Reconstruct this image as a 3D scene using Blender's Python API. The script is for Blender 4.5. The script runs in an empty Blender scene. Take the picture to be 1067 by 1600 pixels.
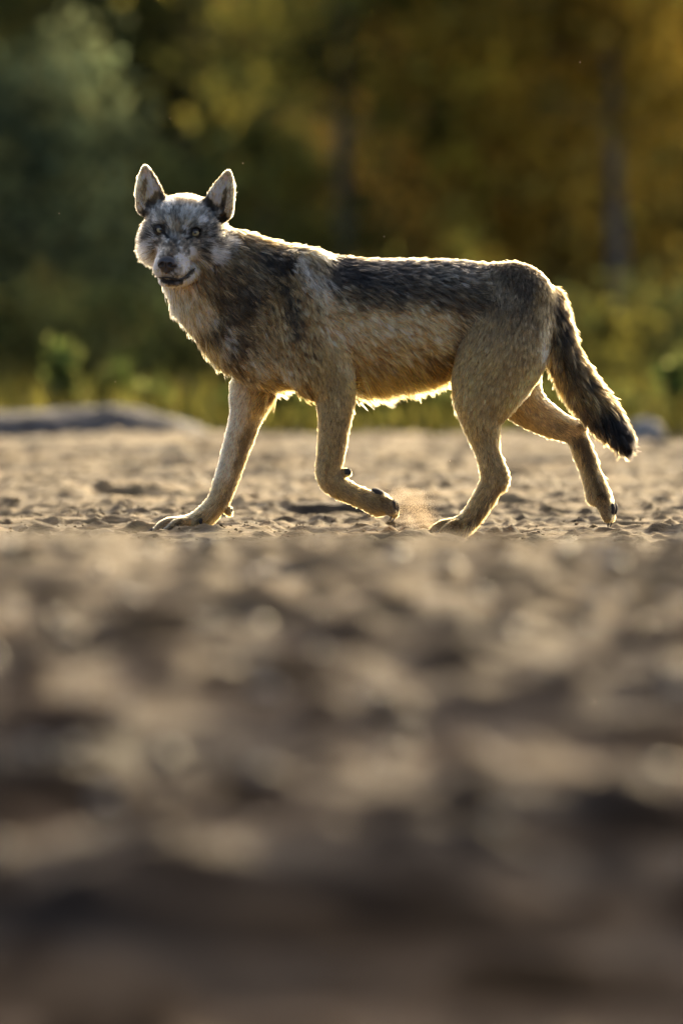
import bpy, math, random
import numpy as np
from mathutils import Vector, kdtree

random.seed(7)
RNG = np.random.default_rng(11)
R = math.radians
scene = bpy.context.scene
col = scene.collection

# ------------------------------------------------------------------ camera, sky, sun, exposure
SC = 611.0                      # photo pixels per metre at the wolf
FPX = 1067 * 400 / 24.0         # focal length in photo pixels
D = FPX / SC                    # distance camera - wolf (about 29 m)
HZ = 280.0                      # photo row of the horizon
FEET = 835.0
CAMH = (FEET - HZ) / SC
cam_d = bpy.data.cameras.new('camera')
cam = bpy.data.objects.new('camera', cam_d)
col.objects.link(cam)
cam_d.sensor_fit = 'HORIZONTAL'
cam_d.sensor_width = 24.0
cam_d.lens = 400.0
cam_d.clip_start = 0.5
cam_d.clip_end = 5000.0
cam.location = (0, -D, CAMH)
cam.rotation_euler = (R(90) - math.atan((800 - HZ) / FPX), 0, 0)
cam_d.dof.use_dof = True
cam_d.dof.focus_distance = D - 0.08
cam_d.dof.aperture_fstop = 2.6
scene.camera = cam

SUN_EL, SUN_AZ = R(12.5), R(15)   # azimuth measured from +Y towards +X
world = bpy.data.worlds.new('World')
scene.world = world
world.use_nodes = True
wn = world.node_tree
sky = wn.nodes.new('ShaderNodeTexSky')
sky.sky_type = 'NISHITA'
sky.sun_disc = False
sky.sun_elevation = SUN_EL
sky.sun_rotation = SUN_AZ
sky.air_density = 0.55
sky.dust_density = 6.0
sky.ozone_density = 0.4
bg = wn.nodes['Background']
wn.links.new(sky.outputs[0], bg.inputs[0])
bg.inputs[1].default_value = 0.15
sun_d = bpy.data.lights.new('sun', 'SUN')
sun_d.energy = 2.5
sun_d.angle = R(0.5)
sun_d.color = (1.0, 0.79, 0.44)
sun = bpy.data.objects.new('sun', sun_d)
col.objects.link(sun)
sdir = Vector((math.sin(SUN_AZ) * math.cos(SUN_EL), math.cos(SUN_AZ) * math.cos(SUN_EL), math.sin(SUN_EL)))
sun.rotation_euler = sdir.to_track_quat('Z', 'Y').to_euler()
sun.location = (10, 40, 25)

vs = scene.view_settings
vs.view_transform = 'Standard'
vs.look = 'None'
vs.gamma = 1.0
vs.use_curve_mapping = False
vs.exposure = 1.68

# ------------------------------------------------------------------ helpers
def lin(c):
    c = np.asarray(c, float) / 255.0
    return np.where(c <= 0.04045, c / 12.92, ((c + 0.055) / 1.055) ** 2.4)

_T = np.random.default_rng(5).random((256, 256)).astype(np.float32)
def vnoise(x, y, s=0):
    x = np.asarray(x, np.float64) + 37.3 * s; y = np.asarray(y, np.float64) + 91.7 * s
    xi = np.floor(x).astype(np.int64); yi = np.floor(y).astype(np.int64)
    fx = x - xi; fy = y - yi
    fx = fx * fx * (3 - 2 * fx); fy = fy * fy * (3 - 2 * fy)
    a = _T[xi & 255, yi & 255]; b = _T[(xi + 1) & 255, yi & 255]
    c = _T[xi & 255, (yi + 1) & 255]; d = _T[(xi + 1) & 255, (yi + 1) & 255]
    return (a * (1 - fx) + b * fx) * (1 - fy) + (c * (1 - fx) + d * fx) * fy
def fbm(x, y, o=4, s=0):
    t = 0; a = 0.5; n = 0
    for i in range(o):
        t = t + a * vnoise(x * 2 ** i, y * 2 ** i, s + i); n += a; a *= 0.5
    return t / n
def sstep(a, b, x):
    t = np.clip((x - a) / (b - a), 0, 1)
    return t * t * (3 - 2 * t)

def mesh_np(name, V, F, mat=None, parent=None, smooth=True):
    V = np.asarray(V, np.float32); F = np.asarray(F, np.int32)
    me = bpy.data.meshes.new(name)
    n = F.shape[1]
    me.vertices.add(len(V)); me.vertices.foreach_set('co', V.ravel())
    me.loops.add(F.size); me.loops.foreach_set('vertex_index', F.ravel())
    me.polygons.add(len(F))
    me.polygons.foreach_set('loop_start', np.arange(0, F.size, n, dtype=np.int32))
    me.polygons.foreach_set('use_smooth', np.full(len(F), smooth, bool))
    me.update(calc_edges=True)
    if mat: me.materials.append(mat)
    o = bpy.data.objects.new(name, me)
    col.objects.link(o)
    if parent: o.parent = parent
    return o
def tag(o, label=None, cat=None, group=None, kind=None):
    if label: o['label'] = label
    if cat: o['category'] = cat
    if group: o['group'] = group
    if kind: o['kind'] = kind
    return o
def empty(name, loc=(0, 0, 0)):
    o = bpy.data.objects.new(name, None)
    o.empty_display_size = 0.1
    o.location = loc
    col.objects.link(o)
    return o
def color_attr(o, C, name='tint'):
    a = o.data.attributes.new(name, 'FLOAT_COLOR', 'POINT')
    C4 = np.ones((len(C), 4), np.float32); C4[:, :3] = C
    a.data.foreach_set('color', C4.ravel())

def new_mat(name):
    m = bpy.data.materials.new(name); m.use_nodes = True
    nt = m.node_tree
    return m, nt, nt.nodes['Principled BSDF'], nt.nodes['Material Output']
def N(nt, t, **kw):
    n = nt.nodes.new(t)
    for k, v in kw.items():
        if k.startswith('i_'): n.inputs[k[2:].replace('_', ' ')].default_value = v
        else: setattr(n, k, v)
    return n
def ramp(nt, stops):
    r = nt.nodes.new('ShaderNodeValToRGB')
    e = r.color_ramp.elements
    while len(e) < len(stops): e.new(0.5)
    for i, (p, c) in enumerate(stops):
        e[i].position = p; e[i].color = (*c, 1)
    return r

# ------------------------------------------------------------------ ground
def rowz(d, row):               # height at distance d that lands on a photo row
    return CAMH - (row - HZ) / FPX * d
# profile of the shore along the view (world y -> z): flat pan, low sand ridge, bank falling to the photographer
prof = [(-400, -1.15), (-30, -1.15), (-20, -1.1), (-16.5, -0.85), (-15.0, -0.42)]
for d_, r_ in ((15.6, 1600), (15.95, 1420), (16.5, 1250), (17.6, 1080), (19.2, 955), (21.2, 872)):
    prof.append((d_ - D, rowz(d_, r_)))
prof += [(-6.6, 0.205), (-5.2, 0.10), (-3.4, 0.02), (-1.6, 0.0), (10, 0.0), (20, 0.0), (40, 0.1), (120, 2.0), (3000, 6.0)]
prof = np.array(prof)
_py = np.concatenate([np.arange(-40, 20, 0.02)])
_pz = np.interp(_py, prof[:, 0], prof[:, 1])
_k = np.ones(31) / 31
_pz = np.convolve(np.pad(_pz, 15, mode='edge'), _k, mode='valid')
def gprof(y):
    return np.where((y > -39) & (y < 19), np.interp(y, _py, _pz), np.interp(y, prof[:, 0], prof[:, 1]))
def ground_z(x, y):
    x = np.asarray(x, float); y = np.asarray(y, float)
    z = gprof(y)
    near = sstep(-6.0, -8.0, y)                       # front ridge and bank
    wolf = sstep(-3.5, -2.0, y) * sstep(0.6, 1.4, np.abs(y) + 0.9)
    # coarse lumps of the bank
    b = fbm(x * 1.5, y * 1.5, 3, 1) - 0.5
    grow = sstep(-6.5, -9.5, y)
    z = z + near * (0.13 * b + 0.09 * (fbm(x * 1.7, y * 6.5, 3, 9) - 0.5)) * grow
    z = z + near * 0.05 * np.maximum(fbm(x * 9, y * 10, 2, 21) - 0.52, 0) * 2
    # pan around and beyond the wolf
    far = 1 - near
    amp = 0.35 + 0.65 * sstep(0.5, 5.0, np.abs(y))
    z = z + far * amp * 0.075 * (fbm(x * 1.5, y * 0.75, 4, 4) - 0.5)
    z = z + far * 0.030 * (fbm(x * 4.5, y * 5, 3, 14) - 0.5)
    pit = np.maximum(fbm(x * 3.6, y * 2.6, 2, 31) - 0.60, 0)
    z = z - far * 0.26 * pit
    cr = np.maximum(fbm(x * 22, y * 16, 2, 41) - 0.52, 0)
    z = z + far * 0.045 * cr
    return z

def axis(segs):
    out = []
    for a, b, s in segs: out.append(np.arange(a, b, s))
    return np.unique(np.round(np.concatenate(out), 4))
def geo(a, b, n): return a * (b / a) ** np.linspace(0, 1, n)
xs = axis([(-1.7, 1.7, 0.0125), (-5, 5.01, 0.12)])
xs = np.concatenate([-geo(5.3, 2500, 40)[::-1], xs, geo(5.3, 2500, 40)])
ys = axis([(-1.6, 3.0, 0.0125), (-16.2, -1.6, 0.03), (3.0, 9.0, 0.03), (9, 24, 0.09), (-30, -16.2, 0.2)])
ys = np.concatenate([-geo(31, 400, 20)[::-1], ys, geo(24.5, 2900, 60)])
GX, GY = np.meshgrid(xs, ys, indexing='ij')
GZ = ground_z(GX, GY)
nx, ny = GX.shape
idx = np.arange(nx * ny).reshape(nx, ny)
Fq = np.stack([idx[:-1, :-1], idx[1:, :-1], idx[1:, 1:], idx[:-1, 1:]], -1).reshape(-1, 4)

m_ground, nt, bs, out = new_mat('sand_ground')
tc = N(nt, 'ShaderNodeTexCoord')
mp = N(nt, 'ShaderNodeMapping'); mp.inputs['Scale'].default_value = (0.55, 1.0, 1.0)
nt.links.new(tc.outputs['Object'], mp.inputs[0])
n1 = N(nt, 'ShaderNodeTexNoise', i_Scale=2.2, i_Detail=6.0, i_Roughness=0.62)
n2 = N(nt, 'ShaderNodeTexNoise', i_Scale=26.0, i_Detail=5.0, i_Roughness=0.65)
n3 = N(nt, 'ShaderNodeTexNoise', i_Scale=210.0, i_Detail=3.0, i_Roughness=0.6)
for n in (n1, n2, n3): nt.links.new(mp.outputs[0], n.inputs['Vector'])
r1 = ramp(nt, [(0.36, (0.040, 0.028, 0.018)), (0.46, (0.148, 0.10, 0.046)), (0.60, (0.32, 0.228, 0.112))])
nt.links.new(n1.outputs[0], r1.inputs[0])
r2 = ramp(nt, [(0.35, (0.45, 0.42, 0.40)), (0.6, (1.0, 0.98, 0.95))])
nt.links.new(n2.outputs[0], r2.inputs[0])
mx = N(nt, 'ShaderNodeMix', data_type='RGBA', blend_type='MULTIPLY'); mx.inputs[0].default_value = 0.8
nt.links.new(r1.outputs[0], mx.inputs[6]); nt.links.new(r2.outputs[0], mx.inputs[7])
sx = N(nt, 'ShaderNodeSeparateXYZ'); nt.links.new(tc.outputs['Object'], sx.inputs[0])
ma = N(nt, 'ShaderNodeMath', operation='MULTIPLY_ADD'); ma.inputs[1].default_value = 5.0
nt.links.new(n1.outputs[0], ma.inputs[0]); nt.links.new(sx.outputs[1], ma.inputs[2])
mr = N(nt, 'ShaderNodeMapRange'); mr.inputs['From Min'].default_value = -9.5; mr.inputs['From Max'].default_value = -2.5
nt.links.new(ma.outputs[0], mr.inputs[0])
so = N(nt, 'ShaderNodeMix', data_type='RGBA', blend_type='MULTIPLY'); so.inputs[7].default_value = (0.29, 0.20, 0.115, 1)  # browner bank soil, with shade deepening toward the camera painted into the colour
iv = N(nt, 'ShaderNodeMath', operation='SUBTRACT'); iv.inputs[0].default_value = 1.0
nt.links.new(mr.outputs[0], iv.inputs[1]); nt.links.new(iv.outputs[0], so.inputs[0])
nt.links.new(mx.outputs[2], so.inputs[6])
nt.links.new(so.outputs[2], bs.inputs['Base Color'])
bs.inputs['Roughness'].default_value = 0.88
bs.inputs['Specular IOR Level'].default_value = 0.22
ad = N(nt, 'ShaderNodeMath', operation='MULTIPLY_ADD'); ad.inputs[1].default_value = 0.35
nt.links.new(n3.outputs[0], ad.inputs[0]); nt.links.new(n2.outputs[0], ad.inputs[2])
bp = N(nt, 'ShaderNodeBump', i_Strength=0.9, i_Distance=0.016)
nt.links.new(ad.outputs[0], bp.inputs['Height'])
nt.links.new(bp.outputs[0], bs.inputs['Normal'])
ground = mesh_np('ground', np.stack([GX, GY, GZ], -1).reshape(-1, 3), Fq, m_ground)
tag(ground, kind='structure')



# ------------------------------------------------------------------ wood edge behind the shore
def at(px, row, d):             # photo pixel at a known distance -> world point
    return np.array([(px - 533.5) / FPX * d, d - D, CAMH - (row - HZ) / FPX * d])
m_leaf, nt, bs, out = new_mat('leaf')
a_ = N(nt, 'ShaderNodeAttribute', attribute_name='tint')
df = N(nt, 'ShaderNodeBsdfDiffuse'); tl = N(nt, 'ShaderNodeBsdfTranslucent')
mxs = N(nt, 'ShaderNodeMixShader'); mxs.inputs[0].default_value = 0.5
nt.nodes.remove(bs)
nt.links.new(a_.outputs[0], df.inputs[0]); nt.links.new(a_.outputs[0], tl.inputs[0])
nt.links.new(df.outputs[0], mxs.inputs[1]); nt.links.new(tl.outputs[0], mxs.inputs[2])
nt.links.new(mxs.outputs[0], out.inputs['Surface'])
def bark(name, dark, light):
    m, nt, bs, out = new_mat(name)
    tc = N(nt, 'ShaderNodeTexCoord'); mp = N(nt, 'ShaderNodeMapping'); mp.inputs['Scale'].default_value = (1, 1, 0.25)
    nt.links.new(tc.outputs['Object'], mp.inputs[0])
    n = N(nt, 'ShaderNodeTexNoise', i_Scale=22.0, i_Detail=5.0); nt.links.new(mp.outputs[0], n.inputs['Vector'])
    r = ramp(nt, [(0.38, dark), (0.62, light)]); nt.links.new(n.outputs[0], r.inputs[0])
    nt.links.new(r.outputs[0], bs.inputs['Base Color'])
    b = N(nt, 'ShaderNodeBump', i_Strength=0.8, i_Distance=0.02); nt.links.new(n.outputs[0], b.inputs['Height']); nt.links.new(b.outputs[0], bs.inputs['Normal'])
    bs.inputs['Roughness'].default_value = 0.9
    return m
m_bark = bark('dark_bark', (0.02, 0.016, 0.012), (0.07, 0.055, 0.045))
m_pale = bark('grey_bark', (0.06, 0.055, 0.045), (0.19, 0.175, 0.15))

def leaf_mesh(name, centres, size, tints, parent, mat=m_leaf, upright=0.0):
    n = len(centres)
    u = RNG.normal(size=(n, 3)); u[:, 2] += upright * 3; u /= np.linalg.norm(u, axis=1)[:, None]
    w = RNG.normal(size=(n, 3)); v = np.cross(u, w); v /= np.linalg.norm(v, axis=1)[:, None]
    s = (size * np.exp(0.25 * RNG.normal(size=n)))[:, None]
    k = np.cross(u, v) * s * 0.18
    V = np.stack([centres - u * s * 0.5, centres - v * s * 0.3 + k, centres + u * s * 0.5, centres + v * s * 0.3 + k], 1).reshape(-1, 3)
    F = np.arange(n * 4).reshape(n, 4)
    o = mesh_np(name, V, F, mat, parent, False)
    color_attr(o, np.repeat(tints, 4, 0))
    return o
def limb_mesh(paths, name, mat, parent, seg=8):
    V = []; F = []; b = 0
    for P, r in paths:
        P = np.asarray(P, float)
        for i in range(len(P)):
            t = P[min(i + 1, len(P) - 1)] - P[max(i - 1, 0)]; t = t / np.linalg.norm(t)
            u_ = np.cross(t, [0.9, 0.31, 0.13]); u_ /= np.linalg.norm(u_); v_ = np.cross(t, u_)
            a = np.linspace(0, 2 * np.pi, seg, endpoint=False)[:, None]
            V.append(P[i] + r[i] * (1 + 0.1 * RNG.normal(size=(seg, 1))) * (np.cos(a) * u_ + np.sin(a) * v_))
        for i in range(len(P) - 1):
            for j in range(seg):
                F.append((b + i * seg + j, b + i * seg + (j + 1) % seg, b + (i + 1) * seg + (j + 1) % seg, b + (i + 1) * seg + j))
        b += len(P) * seg
    return mesh_np(name, np.concatenate(V), F, mat, parent)
PAL = {
    'ochre': [(0.30, 0.215, 0.035), (0.22, 0.15, 0.025), (0.36, 0.28, 0.06), (0.15, 0.12, 0.03)],
    'rust': [(0.28, 0.17, 0.035), (0.21, 0.125, 0.03), (0.32, 0.22, 0.05), (0.14, 0.10, 0.03)],
    'olive': [(0.19, 0.18, 0.04), (0.13, 0.135, 0.035), (0.26, 0.23, 0.05), (0.09, 0.085, 0.028)],
    'dark': [(0.055, 0.075, 0.028), (0.08, 0.09, 0.03), (0.045, 0.055, 0.022), (0.11, 0.10, 0.03)],
    'willow': [(0.115, 0.145, 0.075), (0.08, 0.105, 0.06), (0.19, 0.21, 0.10), (0.055, 0.075, 0.042)],
    'weed': [(0.10, 0.14, 0.035), (0.14, 0.17, 0.05), (0.06, 0.09, 0.025), (0.16, 0.17, 0.055)],
}
def tints(pal, n, per):
    P = np.array(PAL[pal]); c = P[RNG.integers(0, len(P), n)]
    c = c * np.exp(0.42 * RNG.normal(size=(n, 1)))
    c = np.repeat(c, per, 0)
    return np.clip(c * np.exp(0.18 * RNG.normal(size=(n * per, 1))), 0, 0.6)
def woody(name, label, cat, px, d, h, rx, z0, pal, mat, tr, ncl, per, leaf, group=None, cs=0.16, lean=0.0):
    """a trunk with limbs and a crown of leaf clumps; px gives the bearing, d the distance"""
    b = at(px, HZ, d); b[2] = float(ground_z(b[0], b[1])) - 0.03
    root_ = empty(name, b)
    hgt = np.linspace(0, 1, 9)
    wob = np.cumsum(RNG.normal(size=(9, 2)) * 0.03 * h / 6, 0); wob[0] = 0
    stem = np.stack([wob[:, 0] + lean * hgt * h, wob[:, 1], hgt * h * 0.9], -1)
    paths = [(stem, tr * (1 - 0.85 * hgt) * (1 + 0.5 * (hgt == 0)))]
    cen = []
    nl = max(6, int(ncl / 5))
    for i in range(nl):
        f = (z0 / h) + (1 - z0 / h) * ((i + 0.5) / nl) ** 0.9 * 0.95
        f = min(f, 0.97); k = f * 8 / 0.97; k0 = min(int(k), 7)
        p = stem[k0] + (stem[k0 + 1] - stem[k0]) * (k - k0)
        an = i * 2.4 + RNG.normal() * 0.4
        shape_ = math.sin(math.pi * min(0.98, 0.22 + 0.74 * (f - z0 / h) / (1 - z0 / h + 1e-6))) ** 0.8
        L = rx * shape_ * RNG.uniform(0.7, 1.1)
        e = p + np.array([math.cos(an) * L, math.sin(an) * L, L * RNG.uniform(-0.1, 0.35)])
        m_ = (p + e) / 2 + np.array([0, 0, 0.08 * L])
        paths.append((np.array([p, m_, e]), np.array([0.3, 0.2, 0.06]) * tr * (1.2 - f)))
        for q in range(5):
            w = RNG.uniform(0.25, 1.05); cen.append(p * (1 - w) + e * w + RNG.normal(size=3) * cs * 0.9)
    cen = np.array(cen)
    limb_mesh(paths, 'trunk', mat, root_)
    n = len(cen)
    rad = cs * RNG.uniform(0.5, 1.25, n)
    P = np.repeat(cen, per, 0) + RNG.normal(size=(n * per, 3)) * np.repeat(rad, per)[:, None] * np.array([1, 1, 0.75])
    P = P[:]; ok = P[:, 2] > 0.03
    leaf_mesh('crown', P[ok], leaf, tints(pal, n, per)[ok], root_)
    tag(root_, label, cat, group)
    return root_

# the near shrubs, then the trees of the wood edge (bearing px, distance m)
woody('willow_shrub', 'big grey-green rounded willow shrub beside the dark earth bank', 'shrub', 40, 50, 1.55, 0.62, 0.22, 'willow', m_bark, 0.035, 95, 55, 0.05, cs=0.12)
woody('shrub', 'low dark green shrub beside the willow shrub, behind the wolf head', 'shrub', 250, 53, 0.95, 0.5, 0.1, 'dark', m_bark, 0.03, 60, 50, 0.055, cs=0.12)
woody('shrub', 'pale yellow-green shrub behind the wolf neck and withers', 'shrub', 420, 56, 1.25, 0.4, 0.12, 'olive', m_bark, 0.03, 50, 45, 0.055, cs=0.12)
GR = 'autumn trees of the wood edge'
TL = 'autumn tree with a slender dark trunk and yellow-brown leaves in the wood'
woody('autumn_tree', 'rust-brown leaved young tree behind the middle of the wolf back', 'tree', 700, 58, 2.8, 0.75, 0.55, 'rust', m_bark, 0.05, 120, 55, 0.065, GR)
woody('autumn_tree', 'ochre leaved young tree behind the wolf rump and tail', 'tree', 880, 57, 2.6, 0.72, 0.35, 'ochre', m_bark, 0.045, 120, 55, 0.065, GR)
woody('autumn_tree', 'bright yellow tree with a pale grey trunk, farthest from the willow shrub', 'tree', 972, 56, 3.2, 0.85, 1.15, 'ochre', m_pale, 0.05, 140, 55, 0.065, GR)
woody('autumn_tree', 'olive-yellow tree with a grey trunk above the wolf withers', 'tree', 545, 57, 3.3, 0.9, 1.15, 'olive', m_pale, 0.05, 140, 55, 0.065, GR)
woody('dark_tree', 'dark-trunked evergreen tree standing behind the willow shrub', 'tree', 95, 60, 3.4, 0.9, 0.9, 'dark', m_bark, 0.10, 140, 55, 0.06)
woody('dark_tree', 'dark green tree between the willow shrub and the wolf ears', 'tree', 290, 60, 3.2, 0.8, 0.5, 'dark', m_bark, 0.08, 130, 55, 0.06)
LN = {'ochre': 'yellow', 'olive': 'olive green', 'rust': 'rust brown', 'dark': 'dark green', 'willow': 'grey-green'}
PALS = ['ochre', 'olive', 'rust', 'dark', 'ochre', 'olive']
k = 0
for d_ in (66, 71, 77, 84):
    for px_ in (np.arange(-560, 1650, 300) if d_ in (71, 84) else np.arange(-2360, 3400, 300)) + (d_ * 37) % 190:
        p_ = PALS[(k * 5 + int(d_)) % 6]
        if px_ < 300: p_ = 'dark' if k % 3 else 'olive'
        lb = 'slender %s leaved tree with a %s trunk, deeper in the wood' % (LN[p_], 'pale grey' if k % 4 == 1 else 'dark')
        woody('slender_tree', lb, 'tree', px_ + RNG.normal() * 40, d_ + RNG.normal(), RNG.uniform(3.2, 4.2), 1.0, 0.4, p_, m_pale if k % 4 == 1 else m_bark, 0.07, 110, 40, 0.085, lb.replace('tree', 'trees', 1), cs=0.2)
        k += 1
for px_, d_, p_ in ((-420, 52, 'willow'), (-900, 55, 'dark'), (1420, 54, 'ochre'), (1900, 56, 'olive')):
    woody('shrub', 'rounded %s shrub standing apart along the wood edge' % LN[p_], 'shrub', px_, d_, 1.6, 0.7, 0.15, p_, m_bark, 0.035, 70, 45, 0.06, 'shrubs along the wood edge', cs=0.14)
for i, (px_, p_) in enumerate(((520, 'dark'), (640, 'olive'), (745, 'dark'), (840, 'rust'), (930, 'olive'), (1040, 'dark'), (380, 'dark'), (160, 'dark'), (-80, 'dark'), (1190, 'olive'))):
    woody('shrub', 'low %s undergrowth shrub under the trees of the wood edge' % LN[p_], 'shrub', px_, 59 + (i * 7) % 5, RNG.uniform(0.8, 1.25), 0.42, 0.06, p_, m_bark, 0.025, 55, 40, 0.07, 'low %s undergrowth of the wood edge' % LN[p_], cs=0.15)
for i, (px_, p_) in enumerate(((330, 'dark'), (455, 'olive'), (590, 'dark'), (690, 'olive'), (800, 'dark'), (905, 'olive'), (1000, 'dark'), (1100, 'olive'), (1220, 'dark'), (30, 'dark'), (150, 'dark'))):
    woody('small_shrub', 'knee-high %s shrub between the sand and the wood' % LN[p_], 'shrub', px_, 46.5 + (i * 5) % 4, RNG.uniform(0.32, 0.55), 0.28, 0.03, p_, m_bark, 0.012, 34, 34, 0.05, 'knee-high %s shrubs behind the sand' % LN[p_], cs=0.085)
# the wood behind, one mass
nw = 72000
cw_ = np.stack([RNG.uniform(-42, 42, 900), RNG.uniform(62, 84, 900), RNG.uniform(0.0, 3.9, 900)], -1)
wp = np.repeat(cw_, nw // 900, 0) + RNG.normal(size=(nw // 900 * 900, 3)) * np.array([0.7, 0.7, 0.55])
wt = np.concatenate([tints('dark', 250, nw // 900), tints('olive', 350, nw // 900), tints('ochre', 300, nw // 900)])
wp[:, 2] = np.maximum(wp[:, 2], 0.1) + ground_z(wp[:, 0], wp[:, 1])
distant = leaf_mesh('distant_wood', wp, 0.34, wt[RNG.permutation(len(wt) // (nw // 900)).repeat(nw // 900) * (nw // 900)], None)
tag(distant, 'far-off wood of dark and yellowed foliage', 'wood', kind='stuff')

# weeds and grass where the sand ends
def weed(px, d, h, spread, n, label, pal='weed'):
    b = at(px, HZ, d); b[2] = float(ground_z(b[0], b[1])) - 0.01
    r_ = empty('weed_plant', b)
    paths = []; cen = []
    for i in range(7):
        an = i * 2.4; L = h * RNG.uniform(0.65, 1.05)
        e = np.array([math.cos(an) * spread * RNG.uniform(.3, 1), math.sin(an) * spread * RNG.uniform(.3, 1), L])
        paths.append((np.array([[0, 0, 0], e * [0.35, 0.35, 0.55], e]), np.array([0.006, 0.004, 0.002])))
        for q in range(n):
            t = RNG.uniform(0.12, 1.03); cen.append(e * [t ** 1.5, t ** 1.5, t] + RNG.normal(size=3) * 0.02)
    limb_mesh(paths, 'stem', m_bark, r_, 5)
    cen = np.array(cen)
    leaf_mesh('leaves', cen, 0.045, tints(pal, len(cen), 1), r_)
    tag(r_, label, 'plant', 'weeds along the edge of the sand')
weed(98, 42.2, 0.30, 0.08, 60, 'tall bright green weed in front of the willow shrub')
weed(170, 42.6, 0.22, 0.08, 50, 'middle one of three green weeds in front of the willow shrub')
weed(236, 42.2, 0.17, 0.05, 40, 'shortest green weed, between the willow shrub and the wolf chest')
weed(1058, 42.0, 0.24, 0.08, 50, 'green weed beside the grey boulder')
for px_, d_, h_ in ((380, 42.6, .14), (440, 42.3, .15), (500, 42.8, .14), (560, 42.0, .17), (605, 42.3, .19), (655, 42.1, .18), (700, 42.6, .15), (765, 42.9, .13), (850, 42.7, .15), (915, 42.9, .14), (965, 42.6, .12), (-120, 42.5, .25), (1230, 43, .25)):
    weed(px_, d_, h_, 0.10, 40, 'low green weed where the sand meets the wood')
ng = 46000
gy = 11.6 + RNG.random(ng) ** 1.8 * 48; gx = RNG.uniform(-1, 1, ng) * (6.5 + 0.45 * (gy - 11.6))
gz = ground_z(gx, gy)
hgt_ = RNG.uniform(0.06, 0.17, ng) * (1 + 0.02 * (gy - 11.6)) * (0.5 + fbm(gx * 1.3, gy, 2, 3))
ang = RNG.uniform(0, np.pi, ng); wv = np.stack([np.cos(ang), np.sin(ang), 0 * ang], -1) * (0.008 + 0.0005 * (gy - 11.6))[:, None]
bt = np.stack([gx, gy, gz - 0.01], -1); ln_ = np.stack([RNG.normal(size=ng) * .3, RNG.normal(size=ng) * .3, np.ones(ng)], -1) * hgt_[:, None]
GV = np.stack([bt - wv, bt + wv, bt + ln_ * 0.6 + wv * 0.7, bt + ln_ - wv * 0.1], 1).reshape(-1, 3)
grass = mesh_np('grass', GV, np.arange(ng * 4).reshape(ng, 4), m_leaf, None, False)
color_attr(grass, np.repeat(tints('olive', ng, 1) * 0.55, 4, 0))
tag(grass, 'short green grass at the edge of the sand', 'grass', kind='stuff')

# dark earth bank at the end of the sand
bxs = np.arange(-5.0, -0.30, 0.04); bys = np.linspace(-1, 1, 26)
BX, BY = np.meshgrid(bxs, bys, indexing='ij')
top = 0.115 * sstep(-0.32, -0.75, BX) * (0.75 + 0.6 * (fbm(BX * 2.1, BY * 0.5, 3, 8) - 0.3))
BZ = -0.03 + top * np.clip(1 - np.abs(BY) ** 3.5, 0, 1) + 0.03 * (fbm(BX * 8, BY * 5, 3, 5) - 0.5)
BYw = 11.3 + BY * (0.30 + 0.12 * fbm(BX * 1.5, BX * 0, 2, 4)) + 0.3 * (fbm(BX * 0.9, BX * 0, 2, 12) - 0.5)
BZ = BZ + ground_z(BX, BYw)
bi_ = np.arange(BX.size).reshape(BX.shape)
bank = mesh_np('earth_bank', np.stack([BX, BYw, BZ], -1).reshape(-1, 3), np.stack([bi_[:-1, :-1], bi_[1:, :-1], bi_[1:, 1:], bi_[:-1, 1:]], -1).reshape(-1, 4), bark('dark_soil', (0.018, 0.016, 0.015), (0.075, 0.066, 0.06)))
tag(bank, kind='structure')

# ------------------------------------------------------------------ stones
m_stone, nt, bs, out = new_mat('stone')
tc = N(nt, 'ShaderNodeTexCoord'); n = N(nt, 'ShaderNodeTexNoise', i_Scale=30.0, i_Detail=6.0); nt.links.new(tc.outputs['Object'], n.inputs['Vector'])
r = ramp(nt, [(0.3, (0.12, 0.105, 0.09)), (0.7, (0.34, 0.30, 0.25))]); nt.links.new(n.outputs[0], r.inputs[0]); nt.links.new(r.outputs[0], bs.inputs['Base Color'])
b = N(nt, 'ShaderNodeBump', i_Strength=0.6, i_Distance=0.01); nt.links.new(n.outputs[0], b.inputs['Height']); nt.links.new(b.outputs[0], bs.inputs['Normal'])
bs.inputs['Roughness'].default_value = 0.75
import bmesh
def ico(sub):
    bm = bmesh.new(); bmesh.ops.create_icosphere(bm, subdivisions=sub, radius=1.0)
    V = np.array([v.co[:] for v in bm.verts]); F = np.array([[v.index for v in f.verts] for f in bm.faces]); bm.free()
    return V, F
I3, F3 = ico(3); I1, F1 = ico(1)
def rock(name, px, row, d, w, h, label, group=None, mat=m_stone, sub=True):
    p = at(px, row, d); z = float(ground_z(p[0], p[1]))
    s = RNG.uniform(0, 50)
    k = 1 + 0.35 * (fbm(I3[:, 0] * 1.3 + s + I3[:, 2], I3[:, 1] * 1.3 + I3[:, 2] * 0.7 + s, 4, 3) - 0.5)
    V = I3 * k[:, None] * np.array([w / 2, w / 2 * RNG.uniform(.7, 1), h * 0.62])
    o = mesh_np(name, V, F3, mat); o.location = (p[0], p[1], z + h * 0.3)
    o.rotation_euler = (0, 0, RNG.uniform(0, 6))
    tag(o, label, 'stone' if name == 'stone' else 'boulder', group)
rock('boulder', 1006, 660, 40.6, 0.17, 0.13, 'rounded grey boulder at the far edge of the sand, beyond the wolf tail')

# ------------------------------------------------------------------ the wolf: one skin grown from a distance field
# modelled in photo pixels (px, depth, up) with 611 px to the metre; depth grows away from the camera
VOX = 2.0
G0 = np.array([186.0, -190.0, -8.0]); G1 = np.array([1014.0, 112.0, 596.0])
gn = np.ceil((G1 - G0) / VOX).astype(int) + 1

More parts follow.
